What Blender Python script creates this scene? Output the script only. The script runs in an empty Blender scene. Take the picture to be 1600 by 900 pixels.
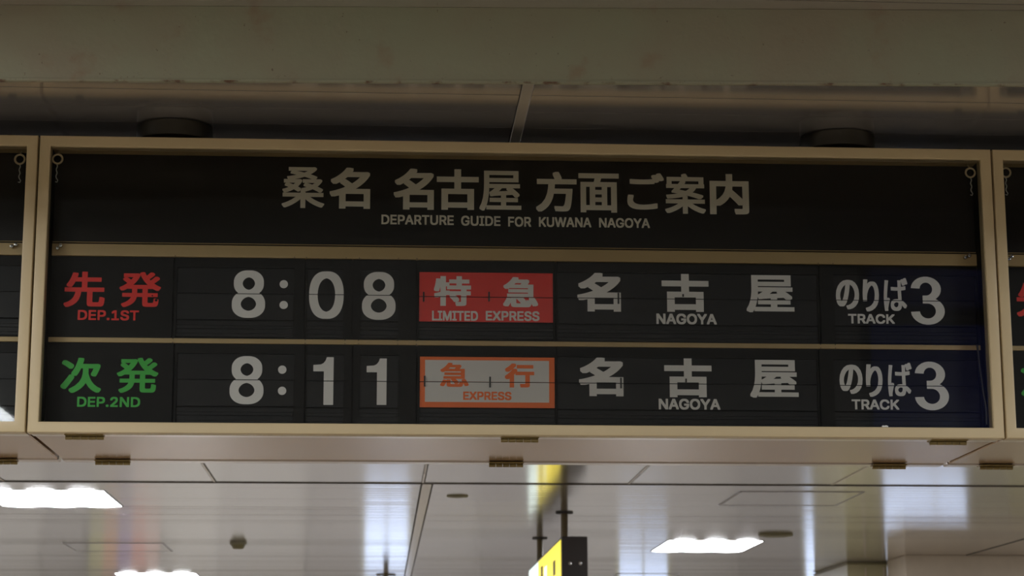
import bpy, bmesh, math, random
from mathutils import Vector, Matrix
from mathutils.geometry import delaunay_2d_cdt
random.seed(7)
S = bpy.context.scene
C = S.collection
EYE = 1.6                                  # eye height above the floor

# ---------------------------------------------------------------- camera
FPX, PITCH, YAW, ROLL = 3286.64, 0.203, -0.063, -0.0021
def axes():
    cy, sy, cp, sp = math.cos(YAW), math.sin(YAW), math.cos(PITCH), math.sin(PITCH)
    f = Vector((-sy*cp, cy*cp, sp)); R0 = Vector((cy, sy, 0)); U0 = R0.cross(f)
    cr, sr = math.cos(ROLL), math.sin(ROLL)
    return cr*R0+sr*U0, -sr*R0+cr*U0, f
CR, CU, CF = axes()
def at(px, py, Y):                         # where the sight line of a photo point meets the upright plane y = Y
    d = CF + CR*((px-800)/FPX) - CU*((py-450)/FPX)
    t = Y/d.y
    return Vector((d.x*t, Y, d.z*t+EYE))
cd = bpy.data.cameras.new('camera'); cam = bpy.data.objects.new('camera', cd); C.objects.link(cam)
cd.sensor_width = 36; cd.lens = FPX/1600*36
cam.matrix_world = Matrix(((CR.x, CU.x, -CF.x, 0), (CR.y, CU.y, -CF.y, 0), (CR.z, CU.z, -CF.z, EYE), (0, 0, 0, 1)))
cd.dof.use_dof = True; cd.dof.focus_distance = 6.2; cd.dof.aperture_fstop = 9
cd.clip_start = 0.05; cd.clip_end = 200
S.camera = cam

# ---------------------------------------------------------------- world, exposure
w = bpy.data.worlds.new('world'); S.world = w; w.use_nodes = True
w.node_tree.nodes['Background'].inputs[0].default_value = (0.75, 0.82, 1.0, 1)
w.node_tree.nodes['Background'].inputs[1].default_value = 0.4
S.view_settings.view_transform = 'Standard'; S.view_settings.look = 'None'
S.view_settings.gamma = 1; S.view_settings.use_curve_mapping = False
S.view_settings.exposure = 1.85
LAMP = 10.0          # radiance of the ceiling lights
DAY = 1.1           # radiance of the daylight in the far windows

# ---------------------------------------------------------------- materials
def lin(c): return tuple(((v/255+0.055)/1.055)**2.4 if v > 10 else v/255/12.92 for v in c)+(1,)
def mat(name, rgb, rough=0.5, metal=0.0, spec=0.5, emit=0.0, noise=0.0, nscale=(8, 8, 8), bump=0.0, bscale=200):
    m = bpy.data.materials.new(name); m.use_nodes = True; nt = m.node_tree; b = nt.nodes['Principled BSDF']
    col = lin(rgb)
    b.inputs['Base Color'].default_value = col; b.inputs['Roughness'].default_value = rough
    b.inputs['Metallic'].default_value = metal; b.inputs['Specular IOR Level'].default_value = spec
    if emit:
        b.inputs['Emission Color'].default_value = col; b.inputs['Emission Strength'].default_value = emit
    tc = nt.nodes.new('ShaderNodeTexCoord')
    if noise:
        mp = nt.nodes.new('ShaderNodeMapping'); mp.inputs['Scale'].default_value = nscale
        n = nt.nodes.new('ShaderNodeTexNoise'); n.inputs['Scale'].default_value = 1; n.inputs['Detail'].default_value = 5
        r = nt.nodes.new('ShaderNodeMapRange'); r.inputs['To Min'].default_value = 1-noise; r.inputs['To Max'].default_value = 1+noise
        r.inputs['From Min'].default_value = 0.25; r.inputs['From Max'].default_value = 0.75
        mx = nt.nodes.new('ShaderNodeVectorMath'); mx.operation = 'SCALE'; mx.inputs[0].default_value = col[:3]
        nt.links.new(tc.outputs['Object'], mp.inputs[0]); nt.links.new(mp.outputs[0], n.inputs['Vector'])
        nt.links.new(n.outputs['Fac'], r.inputs['Value']); nt.links.new(r.outputs[0], mx.inputs['Scale'])
        nt.links.new(mx.outputs[0], b.inputs['Base Color'])
    if bump:
        n2 = nt.nodes.new('ShaderNodeTexNoise'); n2.inputs['Scale'].default_value = bscale
        bp = nt.nodes.new('ShaderNodeBump'); bp.inputs['Strength'].default_value = bump; bp.inputs['Distance'].default_value = 0.002
        nt.links.new(tc.outputs['Object'], n2.inputs['Vector']); nt.links.new(n2.outputs['Fac'], bp.inputs['Height'])
        nt.links.new(bp.outputs[0], b.inputs['Normal'])
    return m

M = {}
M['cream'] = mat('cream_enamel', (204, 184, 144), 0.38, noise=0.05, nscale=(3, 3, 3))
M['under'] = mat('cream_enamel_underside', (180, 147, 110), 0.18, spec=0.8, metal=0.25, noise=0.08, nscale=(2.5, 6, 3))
M['sill'] = mat('pale_metal_sill', (206, 196, 190), 0.15, metal=0.7)
M['rail'] = mat('rail_enamel', (176, 150, 104), 0.45, noise=0.06, nscale=(2, 2, 2))
M['black'] = mat('black_panel', (19, 19, 18), 0.5, spec=0.15, noise=0.25, nscale=(3, 3, 60))
M['header'] = mat('header_black', (26, 22, 20), 0.35, spec=0.3)
M['flap'] = mat('flap_black', (22, 22, 23), 0.4, spec=0.2, noise=0.2, nscale=(2, 2, 90))
M['flap2'] = mat('flap_black_lower', (27, 27, 28), 0.4, spec=0.2, noise=0.2, nscale=(2, 2, 90))  # same flap black made lighter, as if lower halves caught floor light
M['white'] = mat('white_print', (222, 219, 216), 0.5)
M['headwhite'] = mat('header_print', (222, 216, 200), 0.5)
M['red'] = mat('red_print', (222, 34, 22), 0.5)
M['redcard'] = mat('red_card', (226, 40, 28), 0.4)
M['green'] = mat('green_print', (52, 170, 56), 0.5)
M['orange'] = mat('orange_print', (244, 112, 36), 0.45)
M['cardwhite'] = mat('white_card', (214, 210, 206), 0.4, noise=0.03, nscale=(6, 6, 6))
M['pin'] = mat('pin_black', (8, 8, 8), 0.4)
M['chrome'] = mat('chrome', (170, 168, 165), 0.18, metal=1)
M['brass'] = mat('hinge_bronze', (136, 118, 72), 0.35, metal=0.3, noise=0.15, nscale=(60, 60, 60))
M['ring'] = mat('latch_ring_metal', (206, 190, 156), 0.3, metal=0.2)
M['joint'] = mat('brown_joint', (58, 46, 36), 0.7)
M['cabtop'] = mat('dusty_dark_cabinet', (84, 82, 88), 0.8)  # cabinet toned dark so the ceiling above it mirrors less light
M['hook'] = mat('zinc_hook', (196, 200, 196), 0.35, metal=0.1)
M['seam'] = mat('dark_gap', (14, 12, 11), 0.8)
M['flange'] = mat('dark_olive_paint', (46, 42, 32), 0.45)
M['slat'] = mat('satin_ceiling_metal', (222, 217, 212), 0.16, metal=0.8, noise=0.03, nscale=(0.4, 6, 1))
M['ceilback'] = mat('ceiling_gap', (34, 28, 24), 0.8)
M['strip'] = mat('ceiling_strip_enamel', (214, 204, 188), 0.25, metal=0.5)
M['trimgrey'] = mat('hatch_rim', (150, 146, 150), 0.3)
M['wall'] = mat('grey_white_wall', (166, 164, 160), 0.6, noise=0.04)
M['wallgloss'] = mat('cream_column', (176, 170, 138), 0.3, noise=0.04, nscale=(4, 4, 1))
M['beamfar'] = mat('far_beam_paint', (196, 184, 168), 0.5, noise=0.05)
M['floor'] = mat('floor_tile', (128, 116, 100), 0.3, noise=0.08, nscale=(3, 3, 3))
M['signdark'] = mat('sign_dark_brown', (40, 30, 25), 0.4)
M['pole'] = mat('pole_bronze', (98, 84, 54), 0.35, metal=0.2)
M['olive'] = mat('disc_olive', (128, 122, 92), 0.5)
M['sensor'] = mat('sensor_plastic', (140, 136, 118), 0.5)
M['lampmetal'] = mat('lamp_frame', (120, 122, 118), 0.3)
M['lamp'] = mat('lamp_tubes', (246, 250, 255), 0.4, emit=LAMP)
M['signyellow'] = mat('lit_yellow_face', (250, 228, 60), 0.4, emit=0.3)
M['signwhite'] = mat('lit_white_face', (222, 240, 236), 0.4, emit=0.34)
M['signmark'] = mat('sign_marking', (120, 104, 20), 0.5)
M['bluelit'] = mat('lit_blue_face', (84, 92, 170), 0.4, emit=0.09)
M['paper'] = mat('torn_paper', (225, 225, 220), 0.7)
for nm, c in (('ad1', (160, 156, 112)), ('ad2', (186, 142, 112)), ('ad3', (150, 130, 158)), ('ad4', (186, 130, 122)), ('ad5', (180, 150, 142))):
    M[nm] = mat('lit_poster_'+nm[-1:], c, 0.4, emit=0.07)

def glass_mat():
    m = bpy.data.materials.new('clear_glass'); m.use_nodes = True; nt = m.node_tree
    nt.nodes.remove(nt.nodes['Principled BSDF']); out = nt.nodes['Material Output']
    t = nt.nodes.new('ShaderNodeBsdfTransparent'); t.inputs[0].default_value = (0.96, 0.965, 0.95, 1)
    g = nt.nodes.new('ShaderNodeBsdfGlossy'); g.inputs['Roughness'].default_value = 0.02
    f = nt.nodes.new('ShaderNodeFresnel'); f.inputs['IOR'].default_value = 1.28
    x = nt.nodes.new('ShaderNodeMixShader')
    nt.links.new(f.outputs[0], x.inputs[0]); nt.links.new(t.outputs[0], x.inputs[1]); nt.links.new(g.outputs[0], x.inputs[2])
    nt.links.new(x.outputs[0], out.inputs[0]); return m
M['glass'] = glass_mat()

def beam_mat():        # old green-grey paint; rust speckles gather along the lower edge of the steel
    m = bpy.data.materials.new('rusty_green_grey_paint'); m.use_nodes = True; nt = m.node_tree; b = nt.nodes['Principled BSDF']
    b.inputs['Roughness'].default_value = 0.55
    tc = nt.nodes.new('ShaderNodeTexCoord'); sp = nt.nodes.new('ShaderNodeSeparateXYZ'); nt.links.new(tc.outputs['Object'], sp.inputs[0])
    def noise(scale, det, rgh=0.6):
        n = nt.nodes.new('ShaderNodeTexNoise'); n.inputs['Scale'].default_value = scale; n.inputs['Detail'].default_value = det
        n.inputs['Roughness'].default_value = rgh; nt.links.new(tc.outputs['Object'], n.inputs['Vector']); return n
    def rng(src, a, bb, c=0.0, d=1.0):
        r = nt.nodes.new('ShaderNodeMapRange'); r.inputs['From Min'].default_value = a; r.inputs['From Max'].default_value = bb
        r.inputs['To Min'].default_value = c; r.inputs['To Max'].default_value = d; nt.links.new(src, r.inputs['Value']); return r.outputs[0]
    def mth(op, a, bb):
        n = nt.nodes.new('ShaderNodeMath'); n.operation = op
        for i, v in enumerate((a, bb)):
            if isinstance(v, (int, float)): n.inputs[i].default_value = v
            else: nt.links.new(v, n.inputs[i])
        return n.outputs[0]
    def mix(f, a, bb):
        n = nt.nodes.new('ShaderNodeMix'); n.data_type = 'RGBA'
        nt.links.new(f, n.inputs[0])
        for i, v in ((6, a), (7, bb)):
            if isinstance(v, tuple): n.inputs[i].default_value = v
            else: nt.links.new(v, n.inputs[i])
        return n.outputs[2]
    base = mix(rng(noise(2.2, 4).outputs['Fac'], 0.35, 0.65), lin((142, 145, 120)), lin((141, 134, 112)))
    blot = mix(rng(noise(9, 5).outputs['Fac'], 0.6, 0.72, 0, 0.35), base, lin((128, 92, 66)))
    near = rng(sp.outputs['Z'], 0.035, 0.003)                    # object z is 0 at the steel's lower edge
    spk = mth('MULTIPLY', rng(noise(110, 6, 0.7).outputs['Fac'], 0.60, 0.68), mth('MULTIPLY', near, rng(noise(4, 3).outputs['Fac'], 0.42, 0.6)))
    c1 = mix(spk, blot, lin((92, 60, 36)))
    dots = mth('MULTIPLY', rng(noise(75, 2).outputs['Fac'], 0.73, 0.76), 0.7)
    c2 = mix(dots, c1, lin((84, 62, 46)))
    edge = mth('MULTIPLY', rng(sp.outputs['Z'], 0.005, 0.003), rng(noise(14, 5, 0.7).outputs['Fac'], 0.52, 0.62))
    c3 = mix(edge, c2, lin((92, 62, 40)))
    nt.links.new(c3, b.inputs['Base Color'])
    bp = nt.nodes.new('ShaderNodeBump'); bp.inputs['Strength'].default_value = 0.25; bp.inputs['Distance'].default_value = 0.003
    nt.links.new(noise(60, 4).outputs['Fac'], bp.inputs['Height']); nt.links.new(bp.outputs[0], b.inputs['Normal'])
    return m
M['beam'] = beam_mat()

# ---------------------------------------------------------------- mesh helpers
def box(bm, x0, x1, y0, y1, z0, z1, bev=0.0, seg=1):
    r = bmesh.ops.create_cube(bm, size=1)
    for v in r['verts']:
        v.co = Vector(((x0+x1)/2+v.co.x*(x1-x0), (y0+y1)/2+v.co.y*(y1-y0), (z0+z1)/2+v.co.z*(z1-z0)))
    if bev:
        es = list({e for v in r['verts'] for e in v.link_edges})
        bmesh.ops.bevel(bm, geom=es, offset=bev, segments=seg, affect='EDGES', profile=0.5)
def cyl(bm, c, r, h, axis='Z', seg=32, r2=None, bev=0):
    m = {'Z': Matrix.Identity(4), 'X': Matrix.Rotation(math.pi/2, 4, 'Y'), 'Y': Matrix.Rotation(math.pi/2, 4, 'X')}[axis]
    q = bmesh.ops.create_cone(bm, cap_ends=True, segments=seg, radius1=r, radius2=r if r2 is None else r2, depth=h,
                              matrix=Matrix.Translation(c) @ m)
    if bev:
        es = list({e for v in q['verts'] for e in v.link_edges if len(e.link_faces) == 2 and e.calc_face_angle(0) > 1})
        bmesh.ops.bevel(bm, geom=es, offset=bev, segments=2, affect='EDGES', profile=0.5)
def torus(bm, c, R, r, seg=28, s2=8):
    vs = []
    for i in range(seg):
        a = 2*math.pi*i/seg; row = []
        for j in range(s2):
            b = 2*math.pi*j/s2
            row.append(bm.verts.new((c[0]+(R+r*math.cos(b))*math.cos(a), c[1]+r*math.sin(b), c[2]+(R+r*math.cos(b))*math.sin(a))))
        vs.append(row)
    for i in range(seg):
        for j in range(s2):
            bm.faces.new((vs[i][j], vs[(i+1) % seg][j], vs[(i+1) % seg][(j+1) % s2], vs[i][(j+1) % s2]))
def tube(bm, pts, r, s=8):
    rings = []
    for i, p in enumerate(pts):
        p = Vector(p); d = (Vector(pts[min(i+1, len(pts)-1)])-Vector(pts[max(i-1, 0)])).normalized()
        a = d.orthogonal().normalized(); b = d.cross(a)
        rings.append([bm.verts.new(p+a*r*math.cos(2*math.pi*k/s)+b*r*math.sin(2*math.pi*k/s)) for k in range(s)])
    for q, t in zip(rings, rings[1:]):
        for k in range(s): bm.faces.new((q[k], q[(k+1) % s], t[(k+1) % s], t[k]))
    bm.faces.new(rings[0][::-1]); bm.faces.new(rings[-1])
def ring(bm, x0, x1, z0, z1, wd, y0, y1, bev=0.004):      # mitred rectangular frame, front at y0
    P = [[bm.verts.new((x, y, z)) for x, z in ((a0, b0), (a1, b0), (a1, b1), (a0, b1))]
         for (a0, a1, b0, b1, y) in ((x0, x1, z0, z1, y0), (x0+wd, x1-wd, z0+wd, z1-wd, y0), (x0+wd, x1-wd, z0+wd, z1-wd, y1), (x0, x1, z0, z1, y1))]
    n0 = [v for p in P for v in p]
    for a in range(4):
        for k in range(4):
            A, B = P[a], P[(a+1) % 4]; bm.faces.new((A[k], A[(k+1) % 4], B[(k+1) % 4], B[k]))
    es = [e for e in {e for v in n0 for e in v.link_edges} if (e.verts[0] in P[0]) == (e.verts[1] in P[0]) and (e.verts[0] in P[1]) == (e.verts[1] in P[1])]
    es = [e for e in es if e.verts[0] in P[0]+P[1]]
    if bev: bmesh.ops.bevel(bm, geom=es, offset=bev, segments=3, affect='EDGES', profile=0.5)
def obj(name, bm, m, parent=None, smooth=False, label=None):
    bmesh.ops.recalc_face_normals(bm, faces=bm.faces)
    me = bpy.data.meshes.new(name); bm.to_mesh(me); bm.free(); me.materials.append(M[m] if isinstance(m, str) else m)
    if smooth:
        for p in me.polygons: p.use_smooth = True
        try: me.set_sharp_from_angle(angle=math.radians(35))
        except Exception: pass
    o = bpy.data.objects.new(name, me); C.objects.link(o)
    if parent: o.parent = parent
    if label: o['label'] = label
    return o
def empty(name, loc, label, cat, group=None):
    o = bpy.data.objects.new(name, None); C.objects.link(o); o.location = loc; o.empty_display_size = 0.1
    o['label'] = label; o['category'] = cat
    if group: o['group'] = group
    return o
def sobj(name, bm, m, parent=None, **k):
    o = obj(name, bm, m, parent, **k)
    if not parent: o['kind'] = 'structure'
    return o
NB = bmesh.new
def bxo(name, a, m, parent=None, bev=0.0, **k):
    bm = NB(); box(bm, *a, bev=bev); return obj(name, bm, m, parent, **k)

# ================================================================ the setting
H = EYE+1.745                                   # ceiling
FX0, FX1, FY0, FY1 = -9.0, 12.0, -8.0, 32.0
bm = NB(); box(bm, FX0, FX1, FY0, FY1, -0.1, 0); sobj('floor', bm, 'floor')
bm = NB(); box(bm, FX0-.2, FX0, FY0, FY1, 0, H+.1); sobj('wall_left', bm, 'wall')
bm = NB(); box(bm, FX1, FX1+.2, FY0, FY1, 0, H+.1); sobj('wall_right', bm, 'wall')
bm = NB(); box(bm, FX0-.2, FX1+.2, FY0-.2, FY0, 0, H+.1); sobj('wall_back', bm, 'wall')
bm = NB(); box(bm, FX0, FX1, FY0, FY1, H+0.014, H+0.1); ceiling = sobj('ceiling', bm, 'ceilback')

# ceiling of long narrow enamelled slats (pitch 0.168 m) between bare strips; panels take over in one bay-wide row
P, GAP, SAG = 0.168, 0.004, 0.0006
SEAM = 0.402                                    # strip over the board
rs = random.Random(3)
def slat_mesh(name, x0, x1, ys, parent, kind=None, gap=GAP, sag=SAG):
    bm = NB()
    for y in ys:
        prof = []
        n = 6 if kind is None else 4
        tl = 0 if kind is None else rs.uniform(-0.008, 0.008)
        for i in range(n+1):
            u = i/n; prof.append((y+gap/2+(P-gap)*u, H-sag*(1-(2*u-1)**2)+tl*P*(u-.5)))
        prof = [(y+gap/2, H+0.012)]+prof+[(y+P-gap/2, H+0.012)]
        a = [bm.verts.new((x0, p, z)) for p, z in prof]; b = [bm.verts.new((x1, p, z)) for p, z in prof]
        for i in range(len(prof)-1): bm.faces.new((a[i], a[i+1], b[i+1], b[i]))
        bm.faces.new(a); bm.faces.new(b[::-1])
    o = obj(name, bm, 'slat', parent, smooth=True)
    if kind: o['kind'] = kind
    return o
ybase = 5.742-P*10
near_x = [(-2.25, SEAM-0.018), (SEAM+0.0185, 3.1)]
ks = [k for k in range(60)]
first = {}
for k in range(6, 16):                          # the slats the photo shows one by one
    y = ybase+P*k
    for bi, (a, b) in enumerate(near_x):
        if bi not in first: first[bi] = (slat_mesh('ceiling_slat', a, b, [y], ceiling), y)
        else:
            o0, yy = first[bi]; o = o0.copy(); C.objects.link(o); o.parent = ceiling; o.location = (0, y-yy, 0)
ylo, yhi = ybase+P*6, ybase+P*16
def frange(a, b):
    r = []; y = a
    while y < b-1e-6: r.append(y); y += P
    return r
slat_mesh('ceiling_slats', FX0, FX1, frange(ylo-P*69, ylo), ceiling, 'stuff')
slat_mesh('ceiling_slats', FX0, -2.254, frange(ylo, yhi), ceiling, 'stuff')
slat_mesh('ceiling_slats', 3.104, FX1, frange(ylo, yhi), ceiling, 'stuff')
YJ0, YJ1 = 14.12, 15.72                         # the row of cross panels ends at a dark joint
slat_mesh('ceiling_slats', FX0, SEAM-0.018, frange(yhi, YJ0-P), ceiling, 'stuff')
slat_mesh('ceiling_slats', SEAM+0.0185, FX1, frange(yhi, YJ0-P), ceiling, 'stuff')
slat_mesh('ceiling_slats', FX0, 0.305, frange(YJ1+0.02, FY1-P), ceiling, 'stuff', gap=0.003)
slat_mesh('ceiling_slats', 0.40, FX1, frange(YJ1+0.02, FY1-P), ceiling, 'stuff', gap=0.003)
# seam strips
bxo('seam_strip', (SEAM-0.0155, SEAM+0.0165, 5.075, YJ0, H-0.004, H+0.01), 'strip', ceiling, 0.001)
bxo('seam_strip', (0.318, 0.388, YJ1+0.03, FY1, H-0.004, H+0.01), 'strip', ceiling, 0.002)
SX = [0.3293-1.546*6+1.546*k for k in range(14)]
for a, b in zip(SX, SX[1:]):
    if b > FX1 or a < FX0: continue
    bm = NB(); box(bm, a+0.006, b-0.02, YJ0, YJ1-0.012, H-0.001, H+0.012, 0.002)
    obj('ceiling_panel', bm, 'slat', ceiling)
    bxo('panel_rib', (b-0.016, b-0.002, YJ0, YJ1-0.02, H-0.004, H+0.01), 'strip', ceiling)
# edge rib in front of the dark joint
bm = NB(); box(bm, FX0, FX1, YJ1-0.010, YJ1+0.022, H-0.007, H+0.013); obj('joint', bm, 'joint', ceiling)

# steel beam that crosses in front of the board, rusty along its lower edge
bm = NB(); box(bm, -6.5, 6.5, -0.006, 0.006, 0, 0.197, 0.0015)
box(bm, -6.5, 6.5, 0.006, 0.05, 0.185, 0.197)
box(bm, -6.5, 6.5, -0.0085, -0.006, 0, 0.0075, 0.001)
bb = sobj('steel_beam', bm, 'beam'); bb.location = (0.3, 5.0, EYE+1.548); bb.rotation_euler = (0, 0, -0.040)
bb['label'] = 'green-grey steel beam with a rusty lower edge, hanging below the ceiling in front of the board'

# ---------------------------------------------------------------- far wall, its windows
bm = NB(); box(bm, FX0-.2, FX1+.2, FY1, FY1+.2, 0, H+.1); sobj('wall_far', bm, 'wall')
def window(n, x0, x1, z0, z1, mull, glow):
    bm = NB(); ring(bm, x0-.05, x1+.05, z0-.05, z1+.05, .05, FY1-.06, FY1+.0, 0.005)
    for k in range(1, mull+1):
        x = x0+(x1-x0)*k/(mull+1); box(bm, x-.012, x+.012, FY1-.05, FY1-.01, z0, z1)
    f = sobj('window_%d' % n, bm, 'wallgloss')
    bxo('pane', (x0, x1, FY1-.03, FY1-.015, z0, z1), mat('daylight_pane_%d' % n, (205, 222, 255), 0.3, emit=DAY*glow), f)
def mir(px, py):                                # wall point that the ceiling mirrors at a photo point
    p = at(px, py, FY1-.03); return p.x, 2*H-p.z
for n, (a, b, t, u, ml, gl) in enumerate(((570, 638, 785, 872, 1, .36), (968, 1042, 850, 925, 1, .24), (1260, 1276, 800, 925, 0, .32), (1372, 1550, 745, 824, 1, .27), (1592, 1665, 720, 880, 1, .32)), 1):
    x0, zt = mir(a, u); x1, zb = mir(b, t)
    window(n, x0, x1, min(zb, zt), max(zb, zt), ml, gl)
x0, za = mir(140, 872); x1, zb = mir(252, 815)
for k in range(16):                              # tall panels of varied tone, added so the ceiling mirrors soft upright bands
    xa = FX0+k*1.3125; v = rs.uniform(-26, 16)
    bxo('facing_panel', (xa+.01, xa+1.30, FY1-.02, FY1-.002, .1, H-.25), mat('facing_%d' % k, (158+v, 154+v, 150+v*.9), 0.55), bpy.data.objects['wall_far'])
pt = empty('lit_poster_case', ((x0+x1)/2, FY1-.12, min(za, zb)), 'backlit poster case of colourful upright bands on the far wall', 'poster case')  # unseen case added so the ceiling mirrors faint colours
bm = NB(); ring(bm, -(x1-x0)/2-.03, (x1-x0)/2+.03, -.03, abs(zb-za)+.03, .03, -.02, .12, .003); obj('frame', bm, 'lampmetal', pt)
nb = 5
for k in range(nb):
    ww = (x1-x0)/nb; bxo('poster_band', (-(x1-x0)/2+ww*k, -(x1-x0)/2+ww*(k+1)-.004, 0, .1, 0, abs(zb-za)), 'ad%d' % (k+1), pt)

# ---------------------------------------------------------------- columns and beam far on the right
bxo('far_beam', (5.66, FX1, 22.5, 23.3, H-0.45, H), 'beamfar', None, 0.01)['kind'] = 'structure'
for i, (x0, x1, y0, y1) in enumerate(((5.25, 5.70, 23.5, 25.3), (7.12, 7.6, 23.4, 25.2))):
    bm = NB(); box(bm, x0, x1, y0, y1, 0, H, 0.01); o = sobj('column', bm, 'wallgloss')
    bxo('top_trim', (x0-.012, x1+.09, y0-.03, y1+.03, H-0.032, H-.014), 'olive', o, 0.003)
    for k in (1, 2): bxo('joint_cover', (x0+(x1-x0)*k*.46-.008, x0+(x1-x0)*k*.46+.008, y0-.012, y0+.002, 0, H-.06), 'beamfar', o)

bxo('seam_strip', (6.325, 6.345, 20.0, 22.5, H-.004, H+.01), 'seam', ceiling)
# ---------------------------------------------------------------- ceiling lights
def lightbox(x0, x1, y0, y1, lit, label, group=None, name=None):
    cx, cy = (x0+x1)/2, (y0+y1)/2; w2, d2 = (x1-x0)/2, (y1-y0)/2
    t = empty(name or ('ceiling_light' if lit else 'blank_ceiling_hatch'), (cx, cy, H), label, 'ceiling light' if lit else 'hatch', group)
    bm = NB()
    for a in ((-w2-.02, -w2, -d2-.02, d2+.02), (w2, w2+.02, -d2-.02, d2+.02), (-w2, w2, -d2-.02, -d2), (-w2, w2, d2, d2+.02)):
        box(bm, a[0], a[1], a[2], a[3], -0.004 if lit else -0.005, 0.006, 0.001)
    obj('rim', bm, 'lampmetal' if lit else 'trimgrey', t)
    if lit:
        bm = NB(); n = 30                        # three tubes bulge the diffuser
        top = []; bot = []
        for i in range(n+1):
            u = i/n; z = -0.003-0.0075*max(0, math.sin(math.pi*((u*3) % 1)))**1.2*(1 if 0 < i < n else 0)
            top.append([bm.verts.new((-w2+2*w2*u, s*d2, z)) for s in (-1, 1)])
        for a, b in zip(top, top[1:]): bm.faces.new((a[0], b[0], b[1], a[1]))
        for s in (0, 1):
            c = [bm.verts.new((-w2, (-1, 1)[s]*d2, 0.0)), bm.verts.new((w2, (-1, 1)[s]*d2, 0.0))]
            bm.faces.new([c[0]]+[q[s] for q in top]+[c[1]])
        obj('diffuser', bm, 'lamp', t, smooth=False)
    else:
        bxo('cover', (-w2, w2, -d2, d2, -0.003, 0.004), 'slat', t)
    return t
lightbox(-3.09, -2.13, 16.35, 17.55, True, 'bright white ceiling light at the left edge just below the board')
lightbox(2.86, 3.80, 20.75, 22.05, True, 'bright white ceiling light right of the hanging yellow sign')
lightbox(-3.16, -2.21, 25.65, 26.85, True, 'bright white ceiling light cut by the bottom edge, behind the small sensor')
lightbox(-3.13, -2.17, 21.25, 22.25, False, 'blank ceiling hatch with a thin rim, left of the small sensor')
lightbox(2.81, 3.755, 16.2, 17.22, False, 'blank ceiling hatch with a thin rim, in the ceiling above the far disc')
lightbox(2.90, 3.62, 25.5, 26.6, False, 'blank ceiling hatch cut by the bottom edge, right of the hanging yellow sign')
off = 'ceiling lights out of sight over the hall'  # some of these are added to brighten the board and far wall
for (x, y) in ((-2.62, 0.1), (-2.62, 8.6), (3.3, 12.2), (4.1, 3.6), (-2.75, 3.6), (-7.0, 12), (8.4, 12), (-7.0, 21), (8.6, 19), (-7, 3), (8.5, 4), (0.4, -1.9), (3.3, -2.2), (0.4, -4.6), (-6.5, 29.3), (-2.6, 29.3), (0.6, 29.3), (3.8, 29.3), (8.6, 29.3), (8.8, 25.0)):
    lightbox(x-.475, x+.475, y-.6, y+.6, True, 'white ceiling light over the part of the hall that the photo leaves out', off)

# ---------------------------------------------------------------- small things on the ceiling
t = empty('smoke_sensor', (-1.395, 21.05, H), 'small grey-olive domed sensor on the ceiling at lower left', 'sensor')
bm = NB(); cyl(bm, (0, 0, -.014), .084, .028, seg=32, bev=.006); obj('base', bm, 'sensor', t, smooth=True)
bm = NB(); cyl(bm, (0, 0, -.048), .05, .045, seg=32, r2=.074, bev=.006); obj('head', bm, 'olive', t, smooth=True)
t = empty('ceiling_speaker', (0.613, 16.62, H), 'small round ceiling disc just under the board, left of the yellow sign', 'speaker')
bm = NB(); cyl(bm, (0, 0, -.004), .085, .010, seg=28, bev=.002); obj('trim_ring', bm, 'olive', t, smooth=True)
bm = NB(); cyl(bm, (0, 0, -.010), .05, .008, seg=24); obj('grille', bm, 'sensor', t, smooth=True)
t = empty('ceiling_speaker', (3.775, 19.95, H), 'larger round olive ceiling disc above the right ceiling light', 'speaker')
bm = NB(); cyl(bm, (0, 0, -.010), .165, .022, seg=36, bev=.005); obj('trim_ring', bm, 'olive', t, smooth=True)
bm = NB(); cyl(bm, (0, 0, -.022), .12, .010, seg=28); obj('grille', bm, 'olive', t, smooth=True)
t = empty('hanging_pole', (0.084, 25.75, H), 'bronze pole with a ceiling flange at the bottom edge, below the board centre-left', 'pole')
bm = NB(); cyl(bm, (0, 0, -.008), .12, .016, seg=24); obj('ceiling_flange', bm, 'pole', t, smooth=True)
bm = NB(); cyl(bm, (0, 0, -.13), .03, .25, seg=16); obj('pole', bm, 'pole', t, smooth=True)
bm = NB(); cyl(bm, (0, 0, -.27), .05, .05, seg=16, bev=.01); obj('end_cap', bm, 'signdark', t, smooth=True)

# hanging yellow sign, seen end on
ys0 = 17.05
pA, pB = at(877, 838, ys0), at(918, 838, ys0)
zt = pA.z; sw = pB.x-pA.x; cx = (pA.x+pB.x)/2; L = 3.7
sg = empty('hanging_sign', (cx, ys0, zt-.6), 'dark end of a hanging sign with a lit yellow face, under the board', 'sign')
bm = NB(); box(bm, -sw/2, sw/2, 0, L, 0, .6, .006); obj('housing', bm, 'signdark', sg)
YW = 2.45
bxo('yellow_face', (-sw/2-.004, -sw/2+.006, .03, YW, .03, .575), 'signyellow', sg)
bxo('white_face', (-sw/2-.004, -sw/2+.006, YW+.004, L-.03, .03, .575), 'signwhite', sg)
for (a, b, c, d) in ((.55, .75, .33, .45), (.60, .85, .10, .28), (.95, 1.0, .06, .20), (1.9, 2.1, .20, .50), (1.95, 2.2, .05, .15)):
    bxo('dark_marking', (-sw/2-.007, -sw/2-.003, a, b, c, d), 'signmark', sg)
bm = NB(); box(bm, -sw/2-.007, -sw/2-.003, 1.45, 1.72, .30, .47); obj('white_marking', bm, 'signwhite', sg)
for fx in (-.27, .27): 
    bm = NB(); cyl(bm, (sw*fx*.72+.004, -.006, .6-.218), .016, .014, 'Y', 16, bev=.002); obj('screw', bm, 'chrome', sg, smooth=True)
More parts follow.
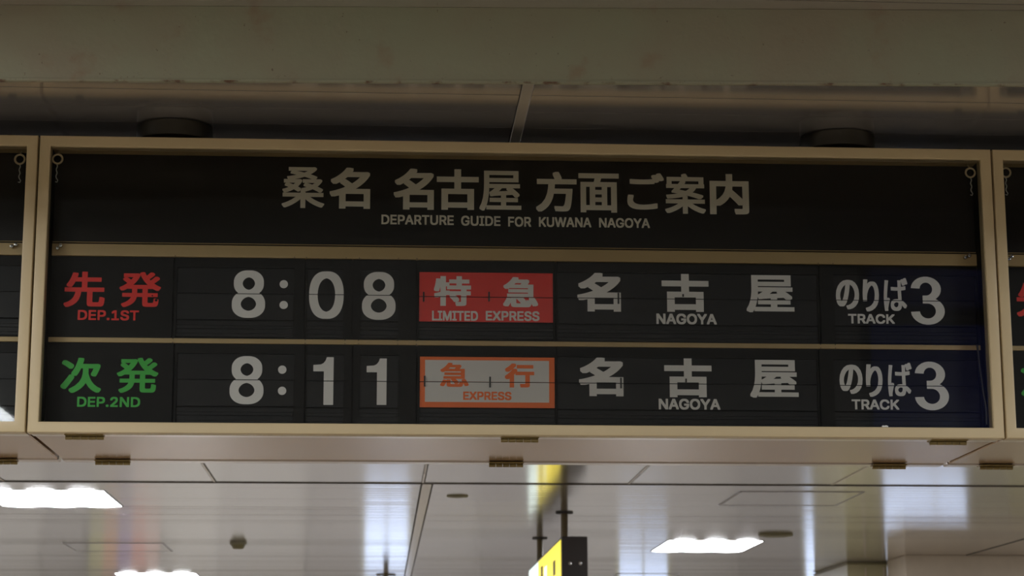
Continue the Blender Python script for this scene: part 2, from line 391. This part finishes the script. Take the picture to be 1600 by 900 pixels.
for yy in (17.92, 20.5):
    lx = (1.574 if yy < 18 else 1.56)-cx+.0
    bm = NB(); cyl(bm, (lx, yy-ys0, (H-(zt-.6)+.6)/2), .03, H-(zt-.6)-.6, seg=20); obj('pole', bm, 'pole', sg, smooth=True)
    bm = NB(); cyl(bm, (lx, yy-ys0, H-(zt-.6)-.006), .075, .014, seg=28); obj('ceiling_flange', bm, 'signdark', sg, smooth=True)

# unseen blue lit sign, added so its reflection gives the board glass a sheen
bs = empty('blue_hanging_sign', (2.44, 3.0, H-.52), 'blue backlit sign hanging beside the view, mirrored in the board glass', 'sign')
bxo('housing', (-.32, .32, -.06, .06, 0, .5), 'signdark', bs, .005)
bxo('blue_face', (-.30, .30, .058, .066, .02, .48), 'bluelit', bs)
for s in (-.2, .2): bm = NB(); cyl(bm, (s, 0, .51), .012, .03, seg=12); obj('hanger', bm, 'pole', bs)

# ================================================================ lettering
FONT = None
try:                                             # the grotesque that ships inside Blender; the built-in font if it is absent
    import os
    FONT = bpy.data.fonts.load(os.path.join(bpy.utils.system_resource('DATAFILES', path='fonts'), 'Inter.woff2'))
except Exception:
    FONT = None
def glyph_bm(body):
    cu = bpy.data.curves.new('t', 'FONT'); cu.body = body
    if FONT and body.isascii(): cu.font = FONT
    cu.resolution_u = 5; cu.fill_mode = 'NONE'
    o = bpy.data.objects.new('t', cu); C.objects.link(o)
    bpy.context.view_layer.update()
    me = bpy.data.meshes.new_from_object(o.evaluated_get(bpy.context.evaluated_depsgraph_get()))
    pts = [Vector((v.co.x, v.co.y)) for v in me.vertices]; ed = [tuple(e.vertices) for e in me.edges]
    bpy.data.objects.remove(o); bpy.data.curves.remove(cu); bpy.data.meshes.remove(me)
    # walk the closed outlines in vertex order so that their direction is kept
    loops = []; cur = [0]
    nb = {}
    for a, b in ed: nb.setdefault(a, []).append(b); nb.setdefault(b, []).append(a)
    for k in range(1, len(pts)):
        if k in nb.get(k-1, ()): cur.append(k)
        else: loops.append(cur); cur = [k]
    loops.append(cur)
    segs = [(pts[l[k]], pts[l[(k+1) % len(l)]]) for l in loops for k in range(len(l))]
    res = delaunay_2d_cdt(pts, [(l[k], l[(k+1) % len(l)]) for l in loops for k in range(len(l))], [], 0, 1e-6)
    vs = [(v.x, v.y) for v in res[0]]; fs = []
    for f in res[2]:
        x = sum(vs[k][0] for k in f)/3; y = sum(vs[k][1] for k in f)/3; wn = 0
        for a, b in segs:
            if (a.y <= y) != (b.y <= y):
                if a.x+(y-a.y)/(b.y-a.y)*(b.x-a.x) > x: wn += 1 if b.y > a.y else -1
        if wn: fs.append(tuple(f))
    used = sorted({k for f in fs for k in f}); ix = {k: n for n, k in enumerate(used)}
    vs = [vs[k] for k in used]; fs = [tuple(ix[k] for k in f) for f in fs]
    return vs, fs
CACHE = {}
GRP = [0]
def newgroup(bm):                                  # every word or character is cut out as a piece of its own later
    GRP[0] += 1
    return bm.faces.layers.int.get('g') or bm.faces.layers.int.new('g')
def split_obj(name, bm, m, parent, label=None):
    lay = bm.faces.layers.int.get('g')
    ids = sorted({f[lay] for f in bm.faces}) if lay else [None]
    for i in ids:
        b2 = bm.copy()
        if lay:
            l2 = b2.faces.layers.int.get('g')
            bmesh.ops.delete(b2, geom=[f for f in b2.faces if f[l2] != i], context='FACES')
            bmesh.ops.delete(b2, geom=[v for v in b2.verts if not v.link_faces], context='VERTS')
        if len(b2.faces): obj(name, b2, m, parent, label=label)
        else: b2.free()
    bm.free()
def letters(bm, body, X0, X1, Z0, Z1, Y, bold=0.0, boldz=None):
    """flat print filling the box X0..X1, Z0..Z1; strokes widened by bold (metres)"""
    if body not in CACHE: CACHE[body] = glyph_bm(body)
    vs, fs = CACHE[body]
    ax, bx = min(v[0] for v in vs), max(v[0] for v in vs); az, bz = min(v[1] for v in vs), max(v[1] for v in vs)
    bzz = bold if boldz is None else boldz
    sx = (X1-X0-2*bold)/(bx-ax); sz = (Z1-Z0-2*bzz)/(bz-az)
    offs = [(0, 0)]
    if bold:
        q = (-1, -.5, 0, .5, 1) if not body.isascii() or len(body) == 1 else (-1, 0, 1)
        offs += [(i, j) for i in q for j in q if (i, j) != (0, 0)]
    lay = newgroup(bm)
    for n, (i, j) in enumerate(offs):
        nv = [bm.verts.new((X0+bold+(x-ax)*sx+i*bold, Y-n*1e-5, Z0+bzz+(z-az)*sz+j*bzz)) for x, z in vs]
        for f in fs:
            try: bm.faces.new([nv[k] for k in f])[lay] = GRP[0]
            except ValueError: pass
def put(bm, body, px0, px1, py0, py1, Y, bold=0.0, boldz=None):
    xm, ym = (px0+px1)/2, (py0+py1)/2
    letters(bm, body, at(px0, ym, Y).x, at(px1, ym, Y).x, at(xm, py1, Y).z, at(xm, py0, Y).z, Y, bold, boldz)
def digit3(bm, px0, px1, py0, py1, Y):            # flat-ended heavy 3
    put(bm, '3', px0, px1, py0, py1, Y, 0.006, 0.003)
def disc(bm, px, py, rpx, Y):
    c = at(px, py, Y); r = rpx*Y/FPX
    vs = [bm.verts.new((c.x+r*math.cos(a*math.pi/12), Y, c.z+r*math.sin(a*math.pi/12))) for a in range(24)]
    l = newgroup(bm); bm.faces.new([bm.verts.new(v.co) for v in vs])[l] = GRP[0]; bmesh.ops.delete(bm, geom=vs, context='VERTS')
def cut(bm, zs, g, up, tilt=0.0):                 # keep the half above / below the flap gap
    geo = bm.verts[:]+bm.edges[:]+bm.faces[:]
    bmesh.ops.bisect_plane(bm, geom=geo, plane_co=(0, 0, zs+(g if up else -g)), plane_no=(0, 0, 1), clear_inner=up, clear_outer=not up)
    if tilt:
        for v in bm.verts: v.co.y += (zs-v.co.z)*tilt
    return bm

# ================================================================ the departure boards
BX0, BX1, BZ0, BZ1 = -1.001, 1.819, EYE+0.805, EYE+1.678
BY0, BY1 = 6.0, 6.72
FW = 0.031
YP = 6.088                                        # plane of the panels behind the glass
YR = 6.074                                        # plane of the rails
PITCHX = BX1-BX0+0.006
zR1t, zR1b = at(83, 380, YR).z, at(83, 399.5, YR).z
zt1 = sum(at(x, y, YR).z for x, y in ((83, 379.7), (800, 388), (1500, 393.8)))/3
zt0 = sum(at(x, y, YR).z for x, y in ((83, 399.3), (500, 404), (860, 409.5), (1500, 412.7)))/4
zm1 = sum(at(x, y, YR).z for x, y in ((83, 527), (500, 529.5), (860, 533.5), (1500, 538.3)))/4
zm0 = sum(at(x, y, YR).z for x, y in ((83, 534), (500, 537.7), (860, 541.5), (1500, 545.3)))/4
PXL, PXR = BX0+FW+0.002, BX1-FW-0.002              # inner width

def pxx(px, py, Y=YP): return at(px, py, Y).x
ROWY = (464, 598)                                 # sample heights for the column edges
TILT = 0.02

def module(parent, row, px0, px1, fx0, fx1, seam_px, half=41.5, mats=('flap', 'flap2'), stack=True, pins=()):
    """black housing plate with an aperture, an upper and a lower flap in it; returns what lettering needs"""
    ym = ROWY[row]
    z1, z0 = (zt0, zm1) if row == 0 else (zm0, BZ0+FW+0.001)
    X0, X1, A0, A1 = (pxx(p, ym) for p in (px0, px1, fx0, fx1))
    zs = at((fx0+fx1)/2, seam_px, YP).z; hh = half*YP/FPX
    bm = NB()
    for a in ((X0+.0008, A0, z0, z1), (A1, X1-.0008, z0, z1), (A0, A1, zs+hh, z1), (A0, A1, z0, z0+.004)):
        if a[1]-a[0] > 1e-4: box(bm, a[0], a[1], YP-.004, YP+.002, a[2], a[3])
    box(bm, X0, X1, YP+.010, YP+.014, z0, z1)
    mo = obj('flap_module', bm, 'black', parent)
    g = .0011
    bm = NB(); box(bm, A0+.0008, A1-.0008, YP, YP+.0015, zs+g, zs+hh-.0006)
    uf = obj('upper_flap', bm, mats[0], mo)
    bm = NB(); box(bm, A0+.0008, A1-.0008, YP, YP+.0015, zs-hh, zs-g); 
    for v in bm.verts: v.co.y += (zs-v.co.z)*TILT
    lf = obj('lower_flap', bm, mats[1], mo)
    if stack:
        bm = NB(); zz = zs-hh-.003
        k = 0
        while zz > z0+.008:
            h = .010 if k % 2 else .014
            box(bm, A0+.001, A1-.001, YP+.003-.001*(k % 2), YP+.006, max(z0+.004, zz-h), zz-.0012); zz -= h; k += 1
        obj('flap_stack', bm, 'flap2', mo)
    if pins:
        for (p, ya, yb) in pins:
            c0, c1 = at(p, ya, YP), at(p, yb, YP)
            bxo('flap_pin', (c0.x-.0022, c0.x+.0022, YP-.006, YP+.002, c1.z, c0.z), 'pin', mo)
    return mo, zs, g

def print_on(mo, zs, g, draw, m, name='lettering', label=None, Yo=YP-0.0009):
    for up in (True, False):
        bm = NB(); draw(bm, Yo); cut(bm, zs, g, up, 0 if up else TILT)
        split_obj(name, bm, m, mo, label)

def board(dx, label, full=True, static=True):
    B = empty('departure_board', (dx, 0, 0), label, 'sign board')
    P_ = B
    # cabinet body: top, underside, back, sides
    bm = NB()
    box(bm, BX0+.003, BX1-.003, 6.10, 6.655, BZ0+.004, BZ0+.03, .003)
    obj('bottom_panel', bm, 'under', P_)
    bm = NB()
    box(bm, BX0+.003, BX1-.003, 6.04, 6.655, BZ1-.03, BZ1-.006, .003)
    box(bm, BX0+.003, BX0+.012, 6.04, 6.655, BZ0+.03, BZ1-.03); box(bm, BX1-.012, BX1-.003, 6.04, 6.655, BZ0+.03, BZ1-.03)
    obj('cabinet', bm, 'cabtop', P_)
    bm = NB(); ring(bm, BX0, BX1, BZ0, BZ1, FW, BY0, 6.046, .0035); obj('door_frame', bm, 'cream', P_, smooth=True)
    bm = NB(); box(bm, BX0+.002, BX1-.002, 6.05, 6.097, BZ0+.002, BZ0+.02, .001); obj('door_sill', bm, 'sill', P_)
    bm = NB(); box(bm, BX0+.002, BX1-.002, 6.660, BY1, BZ0+.001, BZ1, .004); obj('rear_door', bm, 'sill', P_)
    bm = NB(); box(bm, BX0+.02, BX1-.02, 6.012, 6.016, BZ0+.02, BZ1-.02); obj('glass_pane', bm, 'glass', P_)
    # black interior: sides, back; top return stays cream
    bm = NB()
    box(bm, BX0+.012, PXL, 6.047, 6.12, BZ0+.03, BZ1-.03); box(bm, PXR, BX1-.012, 6.047, 6.12, BZ0+.03, BZ1-.03)
    box(bm, BX0+.012, BX1-.012, 6.11, 6.13, BZ0+.03, BZ1-.03)
    obj('inner_casing', bm, 'black', P_)
    bm = NB(); box(bm, PXL, PXR, 6.047, 6.086, BZ1-.0315, BZ1-.030); obj('top_return', bm, 'rail', P_)
    # header
    bm = NB(); box(bm, PXL+.002, PXR-.002, YP, YP+.004, zt1+.001, BZ1-.0305); hd = obj('header_panel', bm, 'header', P_)
    bm = NB(); box(bm, PXL+.002, PXR-.002, YP-.006, YP, zt1+.003, zt1+.0052, .0006); obj('panel_lip', bm, 'rail', hd)
    # rails
    bm = NB(); box(bm, PXL+.003, PXR-.003, YR, YP+.006, zt0, zt1-.0025, .001); r1 = obj('upper_rail', bm, 'rail', P_)
    bm = NB(); box(bm, PXL+.003, PXR-.003, YR+.004, YP+.006, zm0, zm1, .001); r2 = obj('lower_rail', bm, 'rail', P_)
    for (px, py) in ((95, 384), (90, 388), (1514, 400), (1508, 402.5)):
        c = at(px, py, YR-.004); bm = NB(); cyl(bm, (c.x, YR-.006, c.z), .0055, .014, 'Y', 16, bev=.001); obj('bolt', bm, 'chrome', r1, smooth=True)
    for px in (272, 459, 478, 540, 561, 622, 651, 1280, 1303):
        for rr, zz in ((r1, zt0+.002), (r2, zm1-.002), (r2, zm0+.002)):
            if zz != zt0+.002 and px in (459,): continue
            x = pxx(px, 464, YR); bm = NB(); cyl(bm, (x, (YR if rr is r1 else YR+.004)-.001, zz), .0014, .004, 'Y', 8); obj('rivet', bm, 'pin', rr)
    # latches inside the glass
    for (cxp, cyp, side) in ((90, 248.5, 1), (1516, 270, -1)):
        c = at(cxp, cyp, 6.034); bm = NB(); torus(bm, (c.x, c.y, c.z), .0140, .0030); tube(bm, [(c.x, 6.034, c.z+.014), (c.x, 6.06, c.z+.030)], .002)
        obj('latch_ring', bm, 'ring', P_, smooth=True)
        bm = NB(); z = c.z-.017
        pts = [(c.x+side*(-.001)+.0016*math.sin(i*1.3), 6.034+.0012*math.cos(i*1.3), z-.0042*i) for i in range(11)]
        tube(bm, pts, .0016, 6)
        x, y, zz = pts[-1]; tube(bm, [(x, y, zz), (x+.0035, y, zz-.005), (x+.001, y, zz-.011), (x-.004, y, zz-.009)], .0014, 6)
        obj('latch_hook', bm, 'hook', P_, smooth=True)
    # name panels 先発 / 次発
    for row in (0, 1):
        ym = ROWY[row]; X0, X1 = PXL+.002, pxx(270.5, ym)
        z1, z0 = (zt0, zm1) if row == 0 else (zm0, BZ0+FW+.001)
        bm = NB(); box(bm, X0, X1-.001, YP-.004, YP+.002, z0, z1); npn = obj('name_panel', bm, 'black', P_)
        if static:
            bm = NB(); Y = YP-.0049
            if row == 0:
                put(bm, '先', 100, 164, 424.5, 480, Y, .0034, .0024); put(bm, '発', 186.5, 251.5, 425, 480, Y, .0030, .0020)
                put(bm, 'DEP.1ST', 121.5, 217, 484.5, 500.5, Y, .0012)
            else:
                put(bm, '次', 95, 158.5, 559, 614, Y, .0034, .0026); put(bm, '発', 182.5, 247.5, 559, 614, Y, .0030, .0020)
                put(bm, 'DEP.2ND', 120.5, 219, 620, 636, Y, .0012)
            split_obj('lettering', bm, 'red' if row == 0 else 'green', npn)
            if row == 0:
                bm = NB(); disc(bm, 244, 469, 2.2, YP-.0055); disc(bm, 238, 462, 1.2, YP-.0055); split_obj('scuff', bm, 'black', npn)
    # flap modules
    for row in (0, 1):
        d = row
        sy = (459, 460.3, 461.5, 465, 467.5, 470) if not row else (593.5, 595.3, 596, 597.5, 600, 603)
        sh = row*1.0
        mo = module(P_, row, 272, 476, 276, 459, sy[0])
        def hour(bm, Y):
            if not row: put(bm, '8', 362.5, 414.5, 422.5, 496.5, Y, .0050, .0030); disc(bm, 443.4, 444, 6.6, Y); disc(bm, 443.2, 476.5, 6.6, Y)
            else: put(bm, '8', 359, 412, 556.5, 631.5, Y, .0048, .0030); disc(bm, 441, 577.6, 6.6, Y); disc(bm, 440.7, 610.6, 6.6, Y)
        if full: print_on(*mo, hour, 'white')
        mo = module(P_, row, 477, 550, 479.5-sh, 537, sy[1])
        def m10(bm, Y):
            if not row: put(bm, '0', 483, 537, 424, 498, Y, .0045, .0030)
            else: one(bm, 489.3, 521, 558, 632.5, Y)
        if full: print_on(*mo, m10, 'white')
        mo = module(P_, row, 551, 650, 563-sh, 622.5, sy[2])
        def m1(bm, Y):
            if not row: put(bm, '8', 565.8, 618.2, 425, 499.5, Y, .0048, .0030)
            else: one(bm, 572.7, 604, 560, 632.5, Y)
        if full: print_on(*mo, m1, 'white')
        # train type
        pins = ((662, 456.5, 471.5), (764, 456.5, 471)) if not row else ((663.5, 587.5, 604), (765.6, 589, 605.5))
        hp = 40.2 if not row else 40.6
        if not full: mo = module(P_, row, 651, 867.5, 654.6, 864.5, sy[3], hp)
        elif not row:
            mo = module(P_, row, 651, 867.5, 654.6, 864.3, 464.3, hp, ('redcard', 'redcard'), pins=pins)
            def ty(bm, Y):
                put(bm, '特', 678, 736, 431.5, 478, Y, .0042, .0028); put(bm, '急', 786, 840.7, 433, 480, Y, .0042, .0026)
                put(bm, 'LIMITED', 675, 747, 485.7, 500.9, Y, .0012); put(bm, 'EXPRESS', 759, 843, 486, 501.2, Y, .0012)
            print_on(*mo, ty, 'white')
        else:
            mo = module(P_, row, 651.5, 869, 655.4, 867, 597.2, hp, ('orange', 'orange'), pins=pins)
            def inner(bm, Y):
                a, b = at(664, 597, Y), at(858, 597, Y); t, u = at(761, 563.2, Y).z, at(761, 628.4, Y).z
                bm.faces.new([bm.verts.new(p) for p in ((a.x, Y, u), (b.x, Y, u), (b.x, Y, t), (a.x, Y, t))])
            print_on(*mo, inner, 'cardwhite', 'white_field', None, YP-.0007)
            def ty2(bm, Y):
                put(bm, '急', 687.6, 732.3, 566.8, 604.5, Y, .0026, .0016); put(bm, '行', 788.7, 834.7, 568, 605.6, Y, .0034, .0026)
                put(bm, 'EXPRESS', 723.7, 799.2, 611.8, 625.2, Y, .0012)
            print_on(*mo, ty2, 'orange', Yo=YP-.0013)
        # destination
        pins = ((966, 458, 475), (1067, 460, 464)) if not row else ((970, 590.7, 607), (1071.7, 592, 598))
        mo = module(P_, row, 869, 1279.5, 871, 1277, sy[4], 41.5, pins=pins if full else ())
        def dest(bm, Y):
            if not row:
                put(bm, '名', 901.7, 970, 426, 486.7, Y, .0052, .0040); put(bm, '古', 1034, 1107.3, 428, 487.3, Y, .0058, .0044)
                put(bm, '屋', 1166, 1240.7, 430, 488.3, Y, .0042, .0028); put(bm, 'NAGOYA', 1025.7, 1120, 490, 506.7, Y, .0015)
            else:
                put(bm, '名', 904.3, 974, 558.3, 619, Y, .0052, .0040); put(bm, '古', 1038, 1112, 560, 620.7, Y, .0058, .0044)
                put(bm, '屋', 1171.7, 1247.3, 562.5, 621.7, Y, .0042, .0028); put(bm, 'NAGOYA', 1029.3, 1125.7, 623, 640, Y, .0015)
        if full: print_on(*mo, dest, 'white')
        # track
        mo = module(P_, row, 1280.5, 1531+row*6, 1303, 1524+row*6, sy[5])
        def trk(bm, Y):
            if not row:
                put(bm, 'の', 1306, 1342.3, 437.3, 483.3, Y, .0034, .0016); put(bm, 'り', 1348, 1373.3, 436.7, 486.7, Y, .0032, .0014)
                put(bm, 'ば', 1380.7, 1418.3, 434.3, 486, Y, .0021, .0012); put(bm, 'TRACK', 1325.3, 1398.3, 490.5, 505.7, Y, .0013)
                three(bm, 1422.7, 1475.7, 432.3, 507.3, Y)
            else:
                put(bm, 'の', 1311.7, 1347.7, 569.7, 615.5, Y, .0034, .0016); put(bm, 'り', 1353, 1379, 569.3, 620, Y, .0032, .0014)
                put(bm, 'ば', 1387.3, 1425, 566.7, 619.3, Y, .0021, .0012); put(bm, 'TRACK', 1331, 1405.3, 624, 640, Y, .0013)
                three(bm, 1429, 1482.3, 565, 641, Y)
        if full: print_on(*mo, trk, 'white')
    if full:
        bm = NB(); Y = YP-.0009; b, bz = .0040, .0030
        for ch, a, c, t, u in (('桑', 440.5, 507, 261, 325), ('名', 515, 578.5, 262, 326), ('名', 615, 678, 263.5, 327.5), ('古', 682.5, 748, 264.5, 328), ('屋', 749, 814.5, 267, 329.5),
                               ('方', 837.5, 901, 268.5, 331), ('面', 904, 967, 271, 332), ('ご', 980, 1037.5, 270.5, 327.5), ('案', 1039, 1102.5, 271.5, 334), ('内', 1109, 1170, 272, 335)):
            k = {'桑': .6, '案': .75, '屋': .72, '面': .95, '古': 1.2, '内': 1.2, '方': 1.1, 'ご': .8}.get(ch, 1.1)
            put(bm, ch, a, c, t, u, Y, b*k, bz*k)
        for ch, a, c, t, u in (('DEPARTURE', 596, 709, 336, 351.2), ('GUIDE', 720.5, 782, 337.3, 353), ('FOR', 794, 830, 338.7, 354.3), ('KUWANA', 842, 924, 339.6, 355), ('NAGOYA', 936, 1015.5, 340.8, 356)):
            put(bm, ch, a, c, t, u, Y, .0011)
        split_obj('lettering', bm, 'headwhite', hd)
        bm = NB(); c = at(1382, 667, 6.004)
        pts = [(-.010, 0), (-.006, .004), (0, .003), (.004, .0045), (.010, .002), (.0105, -.001), (-.004, -.001)]
        f0 = [bm.verts.new((c.x+a, BY0-.0004, c.z+z)) for a, z in pts]; f1 = [bm.verts.new((c.x+a, BY0+.001, c.z+z)) for a, z in pts]
        bm.faces.new(f0); bm.faces.new(f1[::-1])
        for i in range(len(pts)): bm.faces.new((f0[i], f0[(i+1) % 7], f1[(i+1) % 7], f1[i]))
        obj('paper_scrap', bm, 'paper', P_)
        bm = NB()                                            # loose rubber seal bowing behind the right edge of the glass
        tube(bm, [tuple(at(px, py, 6.04)) for px, py in ((1527, 540), (1531, 575), (1536, 610), (1541, 640), (1541.5, 663))], .003, 6)
        obj('rubber_seal', bm, 'flange', P_, smooth=True)
    # hinges under the front and the rear door
    for (x, y) in ((-.846, 6.05), (.403, 6.05), (1.665, 6.05), (-.84, 6.657), (.40, 6.657), (1.635, 6.657)):
        bm = NB(); box(bm, x-.055, x+.055, y-.020, y+.004, BZ0-.003, BZ0+.001, .0008)
        box(bm, x-.052, x+.052, y+.004, y+.045, BZ0-.0005, BZ0+.0035, .0006)
        hg = obj('hinge', bm, 'brass', P_)
        bm = NB()
        for k in range(5): cyl(bm, (x-.044+.022*k, y+.006, BZ0-.007), .0065, .0205, 'X', 14)
        obj('barrel', bm, 'brass', hg, smooth=True)
    # ceiling mounts and top bolts
    for x in (-.625, 1.384):
        bm = NB(); cyl(bm, (x, 6.134, H-.026), .113, .048, seg=48, bev=.004); obj('mounting_flange', bm, 'flange', P_, smooth=True)
        bm = NB(); cyl(bm, (x, 6.134, (H-.05+BZ1-.006)/2), .08, (H-.05)-(BZ1-.006), seg=32); obj('mounting_pipe', bm, 'signdark', P_, smooth=True)
    for x in (BX0+.105, BX1-.085):
        bm = NB(); cyl(bm, (x, 6.03, BZ1+.002), .0125, .012, seg=12, bev=.002); obj('top_bolt', bm, 'pin', P_)
    return B

def poly(bm, pts, px0, px1, py0, py1, Y, new=True):          # outline in unit box -> flat print
    xm, ym = (px0+px1)/2, (py0+py1)/2
    X0, X1, Z0, Z1 = at(px0, ym, Y).x, at(px1, ym, Y).x, at(xm, py1, Y).z, at(xm, py0, Y).z
    if new or not GRP[0]: lay = newgroup(bm)
    else: lay = bm.faces.layers.int.get('g')
    f = bm.faces.new([bm.verts.new((X0+(X1-X0)*a, Y, Z0+(Z1-Z0)*b)) for a, b in pts]); f[lay] = GRP[0]
    bmesh.ops.triangulate(bm, faces=[f])
def one(bm, px0, px1, py0, py1, Y):
    poly(bm, [(.52, 0), (1, 0), (1, 1), (.66, 1), (.60, .93), (.50, .875), (.36, .845), (0, .835), (0, .70), (.52, .70)], px0, px1, py0, py1, Y)
def three(bm, px0, px1, py0, py1, Y):              # heavy 3 with straight-cut ends, as strips along two arcs
    xm, ym = (px0+px1)/2, (py0+py1)/2
    X0, X1, Z0, Z1 = at(px0, ym, Y).x, at(px1, ym, Y).x, at(xm, py1, Y).z, at(xm, py0, Y).z
    lay = newgroup(bm)
    def T(a, b): return bm.verts.new((X0+(X1-X0)*a, Y, Z0+(Z1-Z0)*b))
    def band(o, i):
        o = [T(*p) for p in o]; i = [T(*p) for p in i]
        for k in range(len(o)-1): bm.faces.new((o[k], o[k+1], i[k+1], i[k]))[lay] = GRP[0]
    def arc(cx, cy, rx, ry, a0, a1, n=20): return [(cx+rx*math.cos(math.radians(a0+(a1-a0)*k/n)), cy+ry*math.sin(math.radians(a0+(a1-a0)*k/n))) for k in range(n+1)]
    band(arc(.465, .74, .445, .26, 176, -90), arc(.465, .74, .185, .135, 176, -90))
    Y -= 2e-5
    band(arc(.50, .285, .50, .285, -176, 90), arc(.50, .285, .235, .155, -176, 90))
    poly(bm, [(.36, .44), (.50, .44), (.50, .605), (.36, .605)], px0, px1, py0, py1, Y-2e-5, False)

board(0, 'black split-flap departure board in a cream frame, the whole one in the middle')
board(-PITCHX, 'neighbouring departure board of which only the right end shows at the left edge', full=False, static=False)
board(PITCHX, 'neighbouring departure board of which only the left end shows at the right edge', full=False, static=True)
